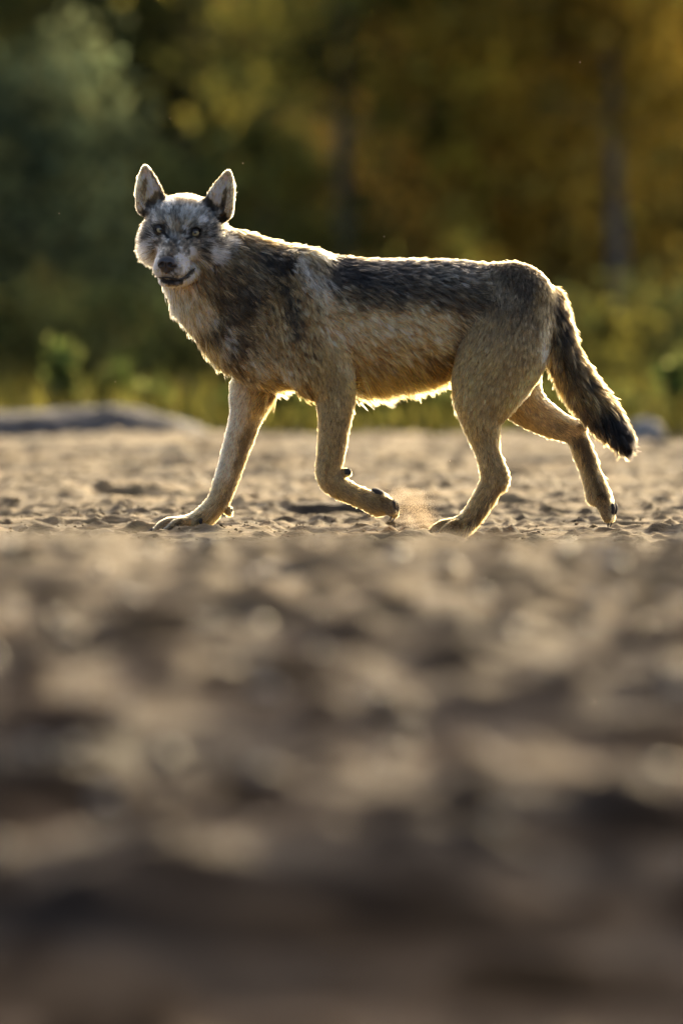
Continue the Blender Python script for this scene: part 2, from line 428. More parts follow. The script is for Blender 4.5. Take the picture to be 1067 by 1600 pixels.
def spline(nodes, sub):
    P = np.asarray(nodes, float); n = len(P)
    if n < 3: 
        t = np.linspace(0, 1, sub + 1)[:, None]
        return P[0] * (1 - t) + P[1] * t
    outp = []
    for i in range(n - 1):
        p0 = P[max(i - 1, 0)]; p1 = P[i]; p2 = P[i + 1]; p3 = P[min(i + 2, n - 1)]
        for j in range(sub):
            t = j / sub
            outp.append(0.5 * ((2 * p1) + (-p0 + p2) * t + (2 * p0 - 5 * p1 + 4 * p2 - p3) * t * t + (-p0 + 3 * p1 - 3 * p2 + p3) * t ** 3))
    outp.append(P[-1])
    return np.array(outp)

# head frame: local (right, forward, up) -> (px, depth, up)
HO = np.array([280.5, -78.0, FEET - 362.0])
yaw, roll, pitch = R(12), R(-3.5), R(3)
fwd = np.array([-math.sin(yaw), -math.cos(yaw), 0.0]); rgt = np.array([math.cos(yaw), -math.sin(yaw), 0.0]); upv = np.array([0, 0, 1.0])
fwd, upv = fwd * math.cos(pitch) - upv * math.sin(pitch), upv * math.cos(pitch) + fwd * math.sin(pitch)
rgt, upv = rgt * math.cos(roll) + upv * math.sin(roll), upv * math.cos(roll) - rgt * math.sin(roll)
HM = np.stack([rgt, fwd, upv])            # rows: local axes in world px
def h2w(p): return HO + np.asarray(p, float) @ HM
def w2h(p): return (np.asarray(p, float) - HO) @ HM.T

class Chain:
    def __init__(s, nodes, k=14, head=False, sub=4, flow=None, length=0.03, part='body'):
        nd = spline(nodes, sub)
        if head:
            s.P = nd[:, :3]; s.r = nd[:, 3:6]
        else:
            s.P = np.stack([nd[:, 0], nd[:, 2], FEET - nd[:, 1]], -1)
            s.r = np.stack([nd[:, 3], nd[:, 4], nd[:, 3]], -1)
        s.k = k; s.head = head; s.flow = flow; s.length = length; s.part = part
        W = h2w(s.P) if head else s.P
        pad = s.r.max() + k + 5
        s.lo = W.min(0) - pad; s.hi = W.max(0) + pad
    def ev(s, Q, want_t=False):
        Q = np.asarray(Q, np.float32)
        if s.head: Q = ((Q - HO.astype(np.float32)) @ HM.T.astype(np.float32))
        qx, qy, qz = (np.ascontiguousarray(Q[:, i]) for i in range(3))
        best = np.full(len(qx), 1e3, np.float32); bi = np.zeros(len(qx), np.int16)
        for i in range(len(s.P) - 1):
            a = s.P[i].astype(np.float32); ab = (s.P[i + 1] - s.P[i]).astype(np.float32)
            ra = s.r[i].astype(np.float32); rb = (s.r[i + 1] - s.r[i]).astype(np.float32)
            x = qx - a[0]; y = qy - a[1]; z = qz - a[2]
            t = np.clip((x * ab[0] + y * ab[1] + z * ab[2]) / max(float(ab @ ab), 1e-6), 0, 1)
            x -= t * ab[0]; y -= t * ab[1]; z -= t * ab[2]
            x *= x; y *= y; z *= z
            q = np.sqrt(x / (ra[0] + t * rb[0]) ** 2 + y / (ra[1] + t * rb[1]) ** 2 + z / (ra[2] + t * rb[2]) ** 2) + np.float32(1e-4)
            d = np.sqrt(x + y + z) * (1 - 1 / q)
            lo = q < 0.35
            if lo.any(): d[lo] = -0.65 * min(ra.min(), s.r[i + 1].min())
            m = d < best
            best[m] = d[m]
            if want_t: bi[m] = i
        if want_t:
            tan = np.diff(s.P, axis=0); tan /= np.linalg.norm(tan, axis=1)[:, None] + 1e-9
            T = tan[bi]
            if s.head: T = T @ HM
            return best, T
        return best

OPS = []
def unite(c): OPS.append((c, 1))
def carve(c): OPS.append((c, -1))
def field(P, pad=0.0):
    """signed distance of the whole animal at points P"""
    P = np.asarray(P, np.float32)
    Fd = np.full(len(P), 60.0, np.float32)
    for c, op in OPS:
        m = np.nonzero(np.all((P > c.lo - pad) & (P < c.hi + pad), 1))[0]
        if not len(m): continue
        f = c.ev(P[m]) * op; a = Fd[m]
        h = np.maximum(c.k - np.abs(a - f), 0) / c.k; h = h * h * c.k * 0.25
        Fd[m] = np.minimum(a, f) - h if op > 0 else np.maximum(a, f) + h
    return Fd

CH = []
def C(nodes, **kw):
    c = Chain(nodes, **kw); CH.append(c); unite(c); return c
# torso, neck (px, py, depth, r in the picture plane, r in depth)
C([(436, 497, 0, 98, 66), (505, 501, 0, 101, 73), (580, 503, 0, 96, 76), (655, 495, 0, 88, 70), (725, 478, 0, 68, 62), (785, 476, 0, 56, 56), (826, 490, 0, 44, 42)], k=20, flow='torso', length=0.027)
C([(300, 398, -22, 56, 52), (346, 430, -8, 73, 56), (448, 470, 0, 82, 60)], k=26, flow='neck', length=0.034)
C([(318, 462, -14, 42, 40), (362, 522, -6, 42, 44), (410, 555, 0, 44, 48)], k=26, flow='neck', length=0.030)
# near shoulder and lifted foreleg
C([(478, 432, -40, 42, 30), (470, 500, -50, 56, 34), (492, 560, -48, 52, 32)], k=24, flow='shoulder', length=0.023)
C([(508, 560, -50, 42, 30), (522, 610, -54, 31, 25), (523, 650, -55, 24, 20), (518, 700, -55, 20, 16.5), (514, 732, -55, 18.5, 16), (520, 750, -55, 18, 16), (541, 765, -55, 15, 14), (568, 777, -55, 14, 15), (590, 785, -55, 17, 20)], k=12, length=0.013)
for dz, ex, ey in ((-72, 0, 0), (-61, 4, 3), (-49, 4, 3), (-38, 0, 0)):
    C([(588, 781, dz * 0.5 - 27, 11, 8), (604 + ex, 786 + ey, dz, 11, 8), (611 + ex, 796 + ey, dz, 8, 7)], k=2, length=0.004)
C([(536, 737, -58, 7, 6), (542, 738, -60, 5, 5)], k=3, length=0.008)
# far foreleg, planted
C([(430, 540, 36, 52, 30), (394, 606, 50, 33, 26), (384, 650, 52, 24, 20), (369, 700, 54, 19.5, 16.5), (353, 750, 54, 17, 15.5), (341, 782, 53, 15.5, 15), (324, 804, 50, 15, 16), (302, 818, 48, 14, 19), (280, 823, 47, 12, 20)], k=12, length=0.012)
for dz, fx in ((25, 17), (40, 0), (55, 0), (69, 15)):
    C([(290 + fx * .4, 819, dz * 0.5 + 23, 10, 7), (262 + fx, 822, dz, 11.5, 7), (245 + fx, 830, dz, 7.0, 6.5)], k=2, length=0.004)
C([(353, 797, 56, 7, 6), (357, 802, 56, 5, 5)], k=3, length=0.008)
# near hind leg, planted
C([(800, 474, -24, 64, 40), (786, 545, -40, 67, 42), (764, 596, -46, 56, 37), (752, 643, -48, 34, 27), (758, 690, -48, 19.5, 17), (766, 724, -48, 16.5, 15), (769, 748, -48, 17.5, 14), (756, 775, -48, 15.5, 13), (738, 802, -48, 14, 13), (722, 818, -48, 14, 17), (704, 823, -48, 12, 19)], k=18, length=0.016)
C([(770, 722, -48, 12, 9), (784, 742, -48, 9, 8), (783, 752, -48, 8, 8)], k=10, length=0.010)
for dz, fx in ((-70, 16), (-55, 0), (-41, 0), (-27, 14)):
    C([(714 + fx * .4, 819, dz * 0.5 - 24, 10, 7), (692 + fx, 822, dz, 11, 7), (676 + fx, 830, dz, 7, 6.5)], k=2, length=0.004)
# far hind leg, trailing
C([(796, 510, 28, 56, 38), (798, 590, 42, 46, 32), (822, 632, 46, 31, 24), (862, 660, 48, 22, 18), (896, 677, 48, 16.5, 14), (912, 708, 48, 14.5, 13), (925, 744, 48, 14, 13), (935, 772, 48, 17, 18)], k=16, length=0.014)
C([(894, 668, 48, 10, 9), (908, 667, 48, 8, 8)], k=8, length=0.010)
for dz, ex in ((28, -3), (41, 1), (55, 1), (68, -3)):
    C([(938, 774, dz * 0.5 + 24, 12, 8), (949 + ex, 793, dz, 11, 8.5), (953 + ex, 809, dz, 8, 7.5)], k=2, length=0.004)
# tail
C([(846, 474, 0, 26, 26), (868, 512, -2, 20, 20), (880, 553, -4, 21, 22), (903, 597, -6, 23, 24), (938, 643, -8, 22, 23), (966, 678, -8, 14, 16), (974, 690, -8, 8, 9)], k=16, length=0.036, part='tail')
# head: local (right, forward, up, r right, r forward, r up)
def H(nodes, **kw): return C(nodes, head=True, part='head', **kw)
H([(0, -46, 10, 56, 56, 44), (0, -40, 10, 55, 52, 43)], k=14, flow='face', length=0.018)
for s in (-1, 1):
    H([(s * 22, -15, 12, 19, 16, 14), (s * 30, -20, 10, 17, 16, 14)], k=12, flow='face', length=0.012)
    H([(s * 34, -34, -16, 30, 34, 33), (s * 52, -54, -24, 19, 30, 27)], k=16, flow='face', length=0.027)
    H([(s * 9, 36, -52, 17, 17, 15), (s * 9.5, 56, -56, 13.5, 13, 12)], k=9, flow='face', length=0.008)
H([(0, -24, -10, 33, 30, 28), (0, 14, -28, 27, 24, 22), (0, 44, -40, 22, 20, 18), (0, 60, -45, 19.5, 14, 16.5)], k=12, flow='face', length=0.009)
H([(0, -24, -56, 32, 26, 22), (0, 20, -70, 22, 20, 12), (0, 50, -73, 15.5, 13, 8.5)], k=8, flow='face', length=0.012)
for s, o_ in ((-1, -54), (1, 51)):
    e_ = abs(o_)
    H([(o_, -40, 38, 25, 17, 22), (o_ + s * 5, -41, 58, 20.5, 12, 14), (o_ + s * 10, -42, 78, 13.5, 8, 10), (o_ + s * 12.5, -42, 89, 8, 5.5, 7), (o_ + s * 13.5, -42, 95, 4, 4, 4)], k=9, flow='ear', length=0.006)
for s, o_ in ((-1, -54), (1, 51)):
    carve(Chain([(o_ + s * 1, -24, 44, 15, 13, 14), (o_ + s * 6, -28, 60, 13.5, 9.5, 12), (o_ + s * 10, -33, 77, 8, 6.5, 9), (o_ + s * 12.5, -36, 88, 3, 4, 4)], k=3, head=True))
# mouth groove and eye sockets
mouth_l = [(-26, 20, -60), (-21, 46, -67), (-13, 62, -68.5), (-4, 68, -67), (0, 69, -66.5)]
mouth_r = [(0, 69, -66.5), (4, 68, -67), (13, 62, -69), (21, 46, -68), (27, 26, -62), (31, 12, -54)]
MOUTH = mouth_l + mouth_r[1:]
carve(Chain([(*p, 2.4, 2.4, 2.2) for p in MOUTH], k=3, head=True, sub=3))

def hit_front(px, py):          # depth at which a ray from the camera meets the skin
    ds = np.arange(-185, 100, 0.5)
    f = field(np.stack([np.full_like(ds, px), ds, np.full_like(ds, FEET - py)], -1))
    return ds[np.argmax(f < 0)]
EYES = []
for ex, ey in ((252.5, 358.5), (306, 363)):
    c = np.array([ex, hit_front(ex, ey) + 9.0, FEET - ey]); EYES.append(c)
for c in EYES:
    l = w2h(c)
    carve(Chain([(*l, 10.5, 10.5, 10.5), (*(l + np.array([0, 2, 0])), 10.5, 10.5, 10.5)], k=3, head=True, sub=1))

def nets(F, org, vox):
    S = F < 0
    n = np.array(F.shape)
    c = np.zeros(tuple(n - 1), np.int8)
    for dx in (0, 1):
        for dy in (0, 1):
            for dz in (0, 1):
                c += S[dx:n[0] - 1 + dx, dy:n[1] - 1 + dy, dz:n[2] - 1 + dz]
    act = (c > 0) & (c < 8)
    I = np.argwhere(act)
    vid = np.full(act.shape, -1, np.int32); vid[act] = np.arange(len(I))
    acc = np.zeros((len(I), 3)); cnt = np.zeros(len(I))
    corners = [(a, b, d) for a in (0, 1) for b in (0, 1) for d in (0, 1)]
    for a in corners:
        for ax in range(3):
            if a[ax]: continue
            b = list(a); b[ax] = 1
            va = F[I[:, 0] + a[0], I[:, 1] + a[1], I[:, 2] + a[2]]; vb = F[I[:, 0] + b[0], I[:, 1] + b[1], I[:, 2] + b[2]]
            m = (va < 0) != (vb < 0)
            t = np.where(m, va / np.where(m, va - vb, 1), 0)
            p = np.tile(np.array(a, float), (len(I), 1)); p[:, ax] += t
            acc[m] += p[m]; cnt[m] += 1
    V = (I + acc / cnt[:, None]) * vox + org
    Fs = []
    for ax in range(3):
        o1, o2 = [(1, 2), (2, 0), (0, 1)][ax]
        a = np.moveaxis(S, ax, 0)
        e = np.moveaxis(a[:-1] != a[1:], 0, ax)
        E = np.argwhere(e)
        ok = (E[:, o1] > 0) & (E[:, o2] > 0) & (E[:, o1] < n[o1] - 1) & (E[:, o2] < n[o2] - 1)
        E = E[ok]
        q = []
        for d1, d2 in ((-1, -1), (0, -1), (0, 0), (-1, 0)):
            J = E.copy(); J[:, o1] += d1; J[:, o2] += d2
            q.append(vid[J[:, 0], J[:, 1], J[:, 2]])
        q = np.stack(q, -1)
        flip = ~S[E[:, 0], E[:, 1], E[:, 2]]
        q[flip] = q[flip][:, ::-1]
        Fs.append(q)
    return V, np.concatenate(Fs)
def vnormals(V, Fc):
    n = np.cross(V[Fc[:, 2]] - V[Fc[:, 0]], V[Fc[:, 3]] - V[Fc[:, 1]])
    out_ = np.zeros_like(V)
    for i in range(4): np.add.at(out_, Fc[:, i], n)
    return out_ / (np.linalg.norm(out_, axis=1)[:, None] + 1e-12)
def relax(V, Fc, it, f=0.5):
    for _ in range(it):
        s_ = np.zeros_like(V); w = np.zeros(len(V))
        for i in range(4):
            j = (i + 1) % 4
            np.add.at(s_, Fc[:, i], V[Fc[:, j]]); np.add.at(w, Fc[:, i], 1)
            np.add.at(s_, Fc[:, j], V[Fc[:, i]]); np.add.at(w, Fc[:, j], 1)
        V = V * (1 - f) + f * s_ / w[:, None]
    return V
# coarse pass finds the shell, fine pass fills it
CB = 4
cn = (gn + CB - 1) // CB + 1
cax = [G0[i] + VOX * CB * np.arange(cn[i]) for i in range(3)]
CF = field(np.stack(np.meshgrid(*cax, indexing='ij'), -1).reshape(-1, 3), 30.0).reshape(tuple(cn))
FLD = np.repeat(np.repeat(np.repeat(CF, CB, 0), CB, 1), CB, 2)[:gn[0], :gn[1], :gn[2]].copy()
near_ = np.abs(CF) < VOX * CB * 2.6
near_ = np.repeat(np.repeat(np.repeat(near_, CB, 0), CB, 1), CB, 2)[:gn[0], :gn[1], :gn[2]]
fi = np.argwhere(near_)
FLD[near_] = field(fi * VOX + G0)
BV, BF = nets(FLD, G0, VOX)
BV = relax(BV, BF, 2, 0.5)
BN = vnormals(BV, BF)
if (BN * (BV - BV.mean(0))).sum() < 0:
    BF = BF[:, ::-1].copy(); BN = -BN
def p2w(P):
    P = np.asarray(P, float)
    return np.stack([P[..., 0] - 533.5, P[..., 1], P[..., 2]], -1) / SC

# ---- per-vertex fields: flow of the coat, its length, and which region it belongs to
nv = len(BV)
wsum = np.zeros(nv); flow = np.zeros((nv, 3)); leng = np.zeros(nv); hw = np.zeros(nv); tw = np.zeros(nv)
hl = w2h(BV)
for c in CH:
    m = np.all((BV > c.lo - 30) & (BV < c.hi + 30), 1)
    if not m.any(): continue
    d, T = c.ev(BV[m], True)
    w = 1.0 / (np.maximum(d, 0) + 2.5) ** 4
    Pm = BV[m]
    if c.flow == 'torso':
        dn = np.clip((500 - (Pm[:, 2])) / 260, 0, 1)
        T = np.stack([np.ones(len(Pm)), 0 * dn, -0.12 - 0.75 * dn], -1)
    elif c.flow == 'neck':
        T = np.tile([0.78, 0.0, -0.62], (len(Pm), 1))
        T[:, 1] += 0.0
        fr = np.clip((360 - Pm[:, 0]) / 80, 0, 1)[:, None]
        T = T * (1 - fr) + np.array([0.25, 0, -1.0]) * fr
    elif c.flow == 'shoulder':
        T = np.tile([0.55, 0.0, -0.83], (len(Pm), 1))
    elif c.flow == 'face':
        L = hl[m]
        src = np.array([0, 62.0, -28.0])
        v = L - src
        v[:, 1] *= 0.6
        v /= np.linalg.norm(v, axis=1)[:, None] + 1e-6
        lo = np.clip((-30 - L[:, 2]) / 40, 0, 1) * np.clip((20 - L[:, 1]) / 40, 0, 1)
        v[:, 2] -= 0.9 * lo
        v[:, 0] += 0.35 * np.sign(L[:, 0]) * lo
        T = v @ HM
    elif c.flow == 'ear':
        T = T * 1.0
    w = w * (1.6 if c.part == 'head' else 1.0)
    flow[m] += T * w[:, None]; leng[m] += c.length * w; wsum[m] += w
    if c.part == 'head': hw[m] += w
    if c.part == 'tail': tw[m] += w
wsum = np.maximum(wsum, 1e-9)
flow /= wsum[:, None]; leng /= wsum; hw /= wsum; tw /= wsum
PX = BV[:, 0]; PY = FEET - BV[:, 2]
def soft(x0, y0, x1, y1, r, s, X=None, Y=None):
    X = PX if X is None else X; Y = PY if Y is None else Y
    ax, ay = x1 - x0, y1 - y0
    t = np.clip(((X - x0) * ax + (Y - y0) * ay) / max(ax * ax + ay * ay, 1e-6), 0, 1)
    d = np.hypot(X - x0 - t * ax, Y - y0 - t * ay)
    return 1 - sstep(r - s * 0.5, r + s * 0.5, d)
under = np.clip(-BN[:, 2], 0, 1)
body_ = (1 - hw) * (1 - tw)
belly = soft(560, 610, 690, 598, 40, 30) * under * body_
leng = leng + 0.050 * belly + 0.012 * soft(270, 480, 320, 545, 30, 30) * body_ + 0.02 * soft(425, 612, 470, 616, 18, 14) * body_
leng += 0.014 * soft(428, 600, 425, 630, 14, 14) * (BN[:, 0] > 0.2)             # elbow fringe
leng += 0.016 * hw * soft(352, 400, 345, 440, 22, 20) + 0.004 * hw * soft(216, 395, 232, 430, 14, 14)
leng += 0.007 * (BN[:, 0] > 0.3) * (soft(785, 770, 745, 825, 22, 10) + soft(940, 700, 950, 760, 22, 12))
leng -= 0.5 * leng * hw * (hl[:, 1] > 20)
inner = hw * sstep(36, 46, hl[:, 2]) * (1 - sstep(70, 84, hl[:, 2])) * sstep(26, 32, np.abs(hl[:, 0])) * (hl[:, 1] < -34) * (BN @ HM[1] > 0.3)
leng = leng + 0.009 * inner
leng = np.maximum(leng, 0.005)

# ---- coat pattern
def paint(base, strokes, X, Y, wa=20.0, ws=26.0):
    Cc = base.copy()
    wx = X + wa * (fbm(X / ws, Y / ws, 3, 2) - 0.5); wy = Y + wa * (fbm(X / ws, Y / ws, 3, 6) - 0.5)
    for (x0, y0, x1, y1, r, s, c, a) in strokes:
        w = (soft(x0, y0, x1, y1, r, s, wx, wy) * a)[:, None]
        Cc = Cc * (1 - w) + lin(c) * w
    return Cc
BODY = [
    (380, 380, 470, 470, 70, 50, (118, 100, 78), .9), (340, 480, 420, 560, 70, 50, (124, 104, 79), .9),
    (470, 500, 500, 560, 60, 40, (150, 124, 90), .7),
    (545, 416, 815, 436, 40, 62, (60, 55, 51), .97), (560, 462, 720, 468, 26, 26, (88, 79, 69), .7),
    (600, 408, 740, 412, 12, 12, (66, 62, 60), .8), (680, 425, 770, 440, 16, 16, (112, 106, 98), .55),
    (530, 406, 565, 432, 17, 12, (30, 28, 28), .9), (524, 432, 508, 478, 14, 12, (44, 40, 37), .85),
    (585, 440, 640, 452, 12, 12, (56, 51, 48), .6),
    (420, 402, 452, 414, 17, 12, (36, 33, 33), .9), (395, 386, 420, 396, 10, 10, (70, 62, 54), .6),
    (470, 412, 512, 462, 14, 14, (160, 153, 143), .85), (500, 397, 512, 402, 9, 8, (165, 150, 125), .7),
    (512, 470, 545, 520, 16, 14, (200, 178, 140), .75),
    (450, 450, 462, 522, 9, 8, (42, 38, 35), .85), (470, 530, 480, 545, 8, 10, (70, 60, 50), .4),
    (385, 455, 352, 530, 15, 16, (62, 55, 48), .65), (410, 420, 392, 470, 14, 16, (82, 73, 64), .55), (425, 470, 425, 520, 12, 14, (128, 106, 78), .5),
    (366, 516, 348, 556, 8, 8, (205, 188, 160), .75), (376, 530, 362, 565, 7, 8, (70, 58, 46), .5),
    (328, 560, 350, 605, 16, 12, (205, 170, 120), .8),
    (398, 572, 438, 592, 22, 16, (214, 190, 150), .85), (440, 605, 500, 612, 12, 10, (170, 130, 84), .8),
    (478, 565, 520, 592, 24, 18, (146, 118, 82), .8), (540, 575, 548, 590, 8, 8, (205, 180, 140), .6),
    (535, 515, 690, 518, 30, 26, (206, 180, 138), .9), (560, 560, 680, 556, 26, 22, (190, 158, 114), .8),
    (560, 605, 690, 595, 16, 12, (200, 162, 108), .8), (682, 572, 690, 580, 11, 9, (112, 80, 54), .7),
    (785, 480, 830, 475, 56, 46, (92, 80, 66), .85), (815, 448, 850, 470, 13, 12, (66, 58, 52), .6),
    (760, 440, 800, 470, 12, 14, (128, 116, 100), .5),
    (722, 506, 714, 548, 8, 9, (84, 68, 50), .7), (760, 530, 800, 540, 36, 30, (136, 114, 86), .7),
    (750, 590, 790, 600, 46, 30, (156, 126, 88), .7), (720, 600, 735, 680, 14, 12, (176, 142, 98), .5),
    (856, 482, 850, 562, 8, 8, (218, 198, 160), .85), (835, 585, 800, 630, 12, 10, (200, 166, 112), .7),
    (872, 480, 962, 675, 40, 20, (116, 96, 70), .9), (875, 478, 896, 545, 14, 12, (58, 50, 44), .75), (895, 560, 945, 620, 14, 12, (92, 76, 58), .6), (880, 590, 930, 640, 14, 12, (150, 122, 84), .6),
    (925, 655, 950, 668, 13, 12, (70, 58, 46), .7), (966, 668, 984, 700, 24, 14, (20, 18, 18), .97),
    (500, 640, 512, 735, 12, 12, (150, 118, 80), .6), (545, 640, 532, 720, 9, 9, (98, 78, 56), .6),
    (590, 780, 616, 806, 18, 12, (140, 114, 84), .8),
    (420, 610, 400, 640, 22, 16, (186, 148, 100), .7), (372, 620, 345, 740, 18, 14, (205, 182, 146), .8),
    (392, 680, 352, 790, 9, 9, (100, 80, 58), .7), (345, 760, 320, 800, 12, 10, (176, 148, 112), .7), (300, 815, 240, 830, 16, 10, (186, 160, 122), .8),
    (312, 812, 312, 818, 4, 4, (60, 48, 38), .7), (283, 816, 262, 836, 2.2, 2.5, (62, 50, 38), .8), (255, 834, 320, 836, 3, 3, (70, 56, 42), .8), (712, 816, 694, 834, 2.2, 2.5, (62, 50, 38), .8),  # toe creases and shade along the paw's lower edge, painted into the coat
    (770, 690, 785, 750, 10, 10, (120, 96, 68), .6), (785, 765, 745, 820, 11, 9, (84, 66, 46), .75), (700, 820, 672, 828, 12, 8, (150, 122, 86), .8),
    (830, 625, 890, 670, 22, 14, (176, 150, 116), .7), (872, 668, 884, 672, 7, 8, (96, 82, 66), .6), (915, 690, 945, 765, 12, 9, (70, 56, 42), .8), (895, 700, 915, 750, 9, 8, (160, 132, 96), .7),
]
FACE = [
    (225, 335, 345, 335, 40, 30, (104, 101, 98), .95), (256, 304, 304, 304, 10, 8, (92, 78, 64), .85), (279, 318, 279, 338, 5, 6, (78, 74, 72), .7),
    (232, 325, 246, 318, 8, 8, (92, 90, 90), .6), (312, 322, 330, 334, 9, 9, (88, 87, 87), .6), (258, 322, 268, 316, 7, 7, (150, 146, 142), .5), (292, 326, 304, 332, 7, 7, (146, 142, 138), .5),
    (228, 340, 222, 372, 9, 9, (78, 72, 68), .65), (330, 346, 352, 372, 12, 10, (84, 80, 78), .7), (346, 330, 362, 362, 8, 8, (48, 42, 38), .75), (322, 372, 340, 382, 8, 8, (86, 80, 76), .6),
    (264, 341, 267, 350, 4.2, 5, (178, 166, 146), .85), (296, 344, 293, 353, 4.2, 5, (178, 166, 146), .85), (317, 338, 322, 343, 4, 3, (205, 200, 194), .8), (240, 343, 250, 341, 4, 4, (150, 144, 136), .5),
    (274, 350, 280, 366, 7, 6, (132, 116, 98), .8), (276, 371, 274, 380, 8, 6, (88, 83, 80), .85), (270, 384, 267, 396, 9, 6, (96, 80, 66), .9), (281, 390, 281, 400, 3, 3, (84, 72, 62), .6),
    (255, 372, 258, 384, 6, 6, (98, 86, 76), .7), (292, 374, 290, 386, 6, 6, (128, 112, 96), .7), (299, 392, 302, 398, 4, 4, (66, 58, 52), .8), (240, 370, 246, 380, 6, 6, (112, 102, 94), .6),
    (310, 376, 316, 388, 7, 7, (104, 94, 84), .6), (326, 398, 328, 410, 5, 5, (112, 98, 82), .6),
    (245, 389, 244, 405, 4.5, 3, (250, 244, 230), .97), (247, 405, 248, 428, 5, 3, (240, 228, 206), .95),
    (283, 404, 296, 416, 9, 6, (200, 188, 170), .9), (280, 420, 292, 424, 5, 4, (176, 164, 148), .8), (303, 387, 308, 401, 4, 3, (248, 244, 236), .95), (306, 404, 320, 418, 9, 6, (244, 222, 182), .95),
    (336, 388, 339, 404, 6, 4, (244, 240, 234), .95), (346, 394, 360, 402, 5, 4, (220, 216, 212), .85), (346, 406, 356, 414, 4, 4, (206, 200, 194), .8), (340, 414, 352, 424, 5, 5, (62, 56, 52), .7), (332, 420, 336, 436, 6, 6, (92, 82, 72), .6), (362, 384, 368, 420, 6, 6, (120, 108, 94), .6),
    (227, 379, 228, 393, 3.5, 3, (240, 234, 222), .95), (217, 384, 219, 396, 4, 4, (206, 186, 152), .8), (224, 400, 234, 420, 8, 6, (196, 176, 144), .85), (236, 396, 238, 412, 4, 4, (140, 122, 100), .7),
    (236, 428, 262, 466, 20, 12, (250, 226, 180), .95), (290, 458, 318, 432, 20, 12, (252, 224, 172), .95), (268, 464, 290, 468, 16, 10, (250, 216, 160), .9),
    (256, 437, 284, 439, 4, 2, (44, 37, 35), .95), (262, 443, 280, 443, 3, 2, (92, 80, 74), .9), (284, 437, 295, 430, 3.2, 2, (40, 34, 32), .95), (295, 430, 303, 421, 3.2, 2, (40, 34, 32), .95),
    # eye rims, tear lines
    (245, 356, 250, 353, 2.2, 1.5, (26, 22, 20), .95), (250, 353, 258, 355, 2.0, 1.5, (26, 22, 20), .95), (258, 363, 263, 369, 2.2, 1.5, (26, 22, 20), .95), (300, 368, 295, 371, 2.2, 1.5, (26, 22, 20), .95), (302, 357, 311, 356, 2.0, 1.5, (26, 22, 20), .95), (311, 357, 317, 357, 2.0, 1.5, (26, 22, 20), .95),
    # ears
    (226, 262, 219, 318, 11, 4, (176, 154, 122), .97), (231, 272, 240, 306, 9, 5, (206, 186, 158), .95), (228, 280, 226, 300, 3.5, 3, (104, 84, 66), .8), (238, 268, 257, 298, 3.5, 2.5, (56, 46, 38), .9), (246, 304, 232, 322, 6, 5, (70, 60, 52), .85), (258, 296, 256, 306, 6, 4, (48, 42, 38), .85),
    (353, 272, 362, 330, 10, 4, (170, 150, 122), .97), (346, 280, 336, 312, 10, 5, (204, 186, 160), .95), (353, 298, 348, 326, 3.5, 3, (66, 54, 44), .85), (344, 273, 318, 304, 3.2, 2.5, (56, 46, 38), .9), (322, 310, 334, 324, 6, 4, (36, 31, 29), .9), (341, 322, 347, 334, 5, 4, (110, 96, 84), .7),
]
THROAT = [(262, 455, 302, 492, 34, 22, (255, 232, 186), .97), (300, 500, 312, 515, 16, 16, (214, 186, 146), .7)]
def coat(X, Y, hwt, twt, Ph):
    base = np.tile(lin((152, 124, 88)), (len(X), 1))
    cb = paint(base, BODY + THROAT, X, Y)
    cf = paint(np.tile(lin((118, 112, 106)), (len(X), 1)), FACE, X, Y, 4.0, 9.0)
    # backs of the ears
    ear = sstep(40, 48, Ph[:, 2]) * sstep(28, 34, np.abs(Ph[:, 0])) * sstep(-42, -50, Ph[:, 1])
    cf = cf * (1 - ear[:, None]) + lin((96, 80, 62)) * ear[:, None]
    ef = sstep(44, 52, Ph[:, 2]) * sstep(28, 34, np.abs(Ph[:, 0]))
    cf = cf * (1 + ef * (1.3 * (fbm(Ph[:, 0] / 2.4 + Ph[:, 2] / 9, Ph[:, 2] / 6, 2, 19) - 0.5)))[:, None]
    cf = np.clip(cf * 1.0, 0, 0.8)
    Cc = cb * (1 - hwt[:, None]) + cf * hwt[:, None]
    # eye surrounds
    for e in EYES:
        d = np.hypot((X - e[0]) / 1.9, Y - (FEET - e[2]) - 0.5)
        w = ((1 - sstep(3.8, 5.4, d)) * hwt)[:, None]
        Cc = Cc * (1 - w * .85) + lin((30, 26, 24)) * w * .85
    return Cc
hwS = sstep(0.35, 0.65, hw)
BC = coat(PX, PY, hwS, tw, hl)

m_skin, nt, bs, out = new_mat('wolf_skin')
at = N(nt, 'ShaderNodeAttribute', attribute_name='tint')
dk = N(nt, 'ShaderNodeMix', data_type='RGBA', blend_type='MULTIPLY'); dk.inputs[0].default_value = 1.0; dk.inputs[7].default_value = (.55, .5, .45, 1)
nt.links.new(at.outputs[0], dk.inputs[6]); nt.links.new(dk.outputs[2], bs.inputs['Base Color'])
bs.inputs['Roughness'].default_value = 0.9
bs.inputs['Specular IOR Level'].default_value = 0.1
tl = N(nt, 'ShaderNodeBsdfTranslucent'); ms = N(nt, 'ShaderNodeMixShader'); ms.inputs[0].default_value = 0.35
nt.links.new(at.outputs[0], tl.inputs[0]); nt.links.new(bs.outputs[0], ms.inputs[1]); nt.links.new(tl.outputs[0], ms.inputs[2]); nt.links.new(ms.outputs[0], out.inputs['Surface'])

wolf = empty('wolf', (p2w(np.array([520.0, 0, 0]))))
wolf_base = np.array(wolf.location)
body = mesh_np('body', p2w(BV) - wolf_base, BF, m_skin, wolf)
color_attr(body, BC)
tag(wolf, 'grey and tan wolf walking on the sand, head turned to look out', 'wolf')

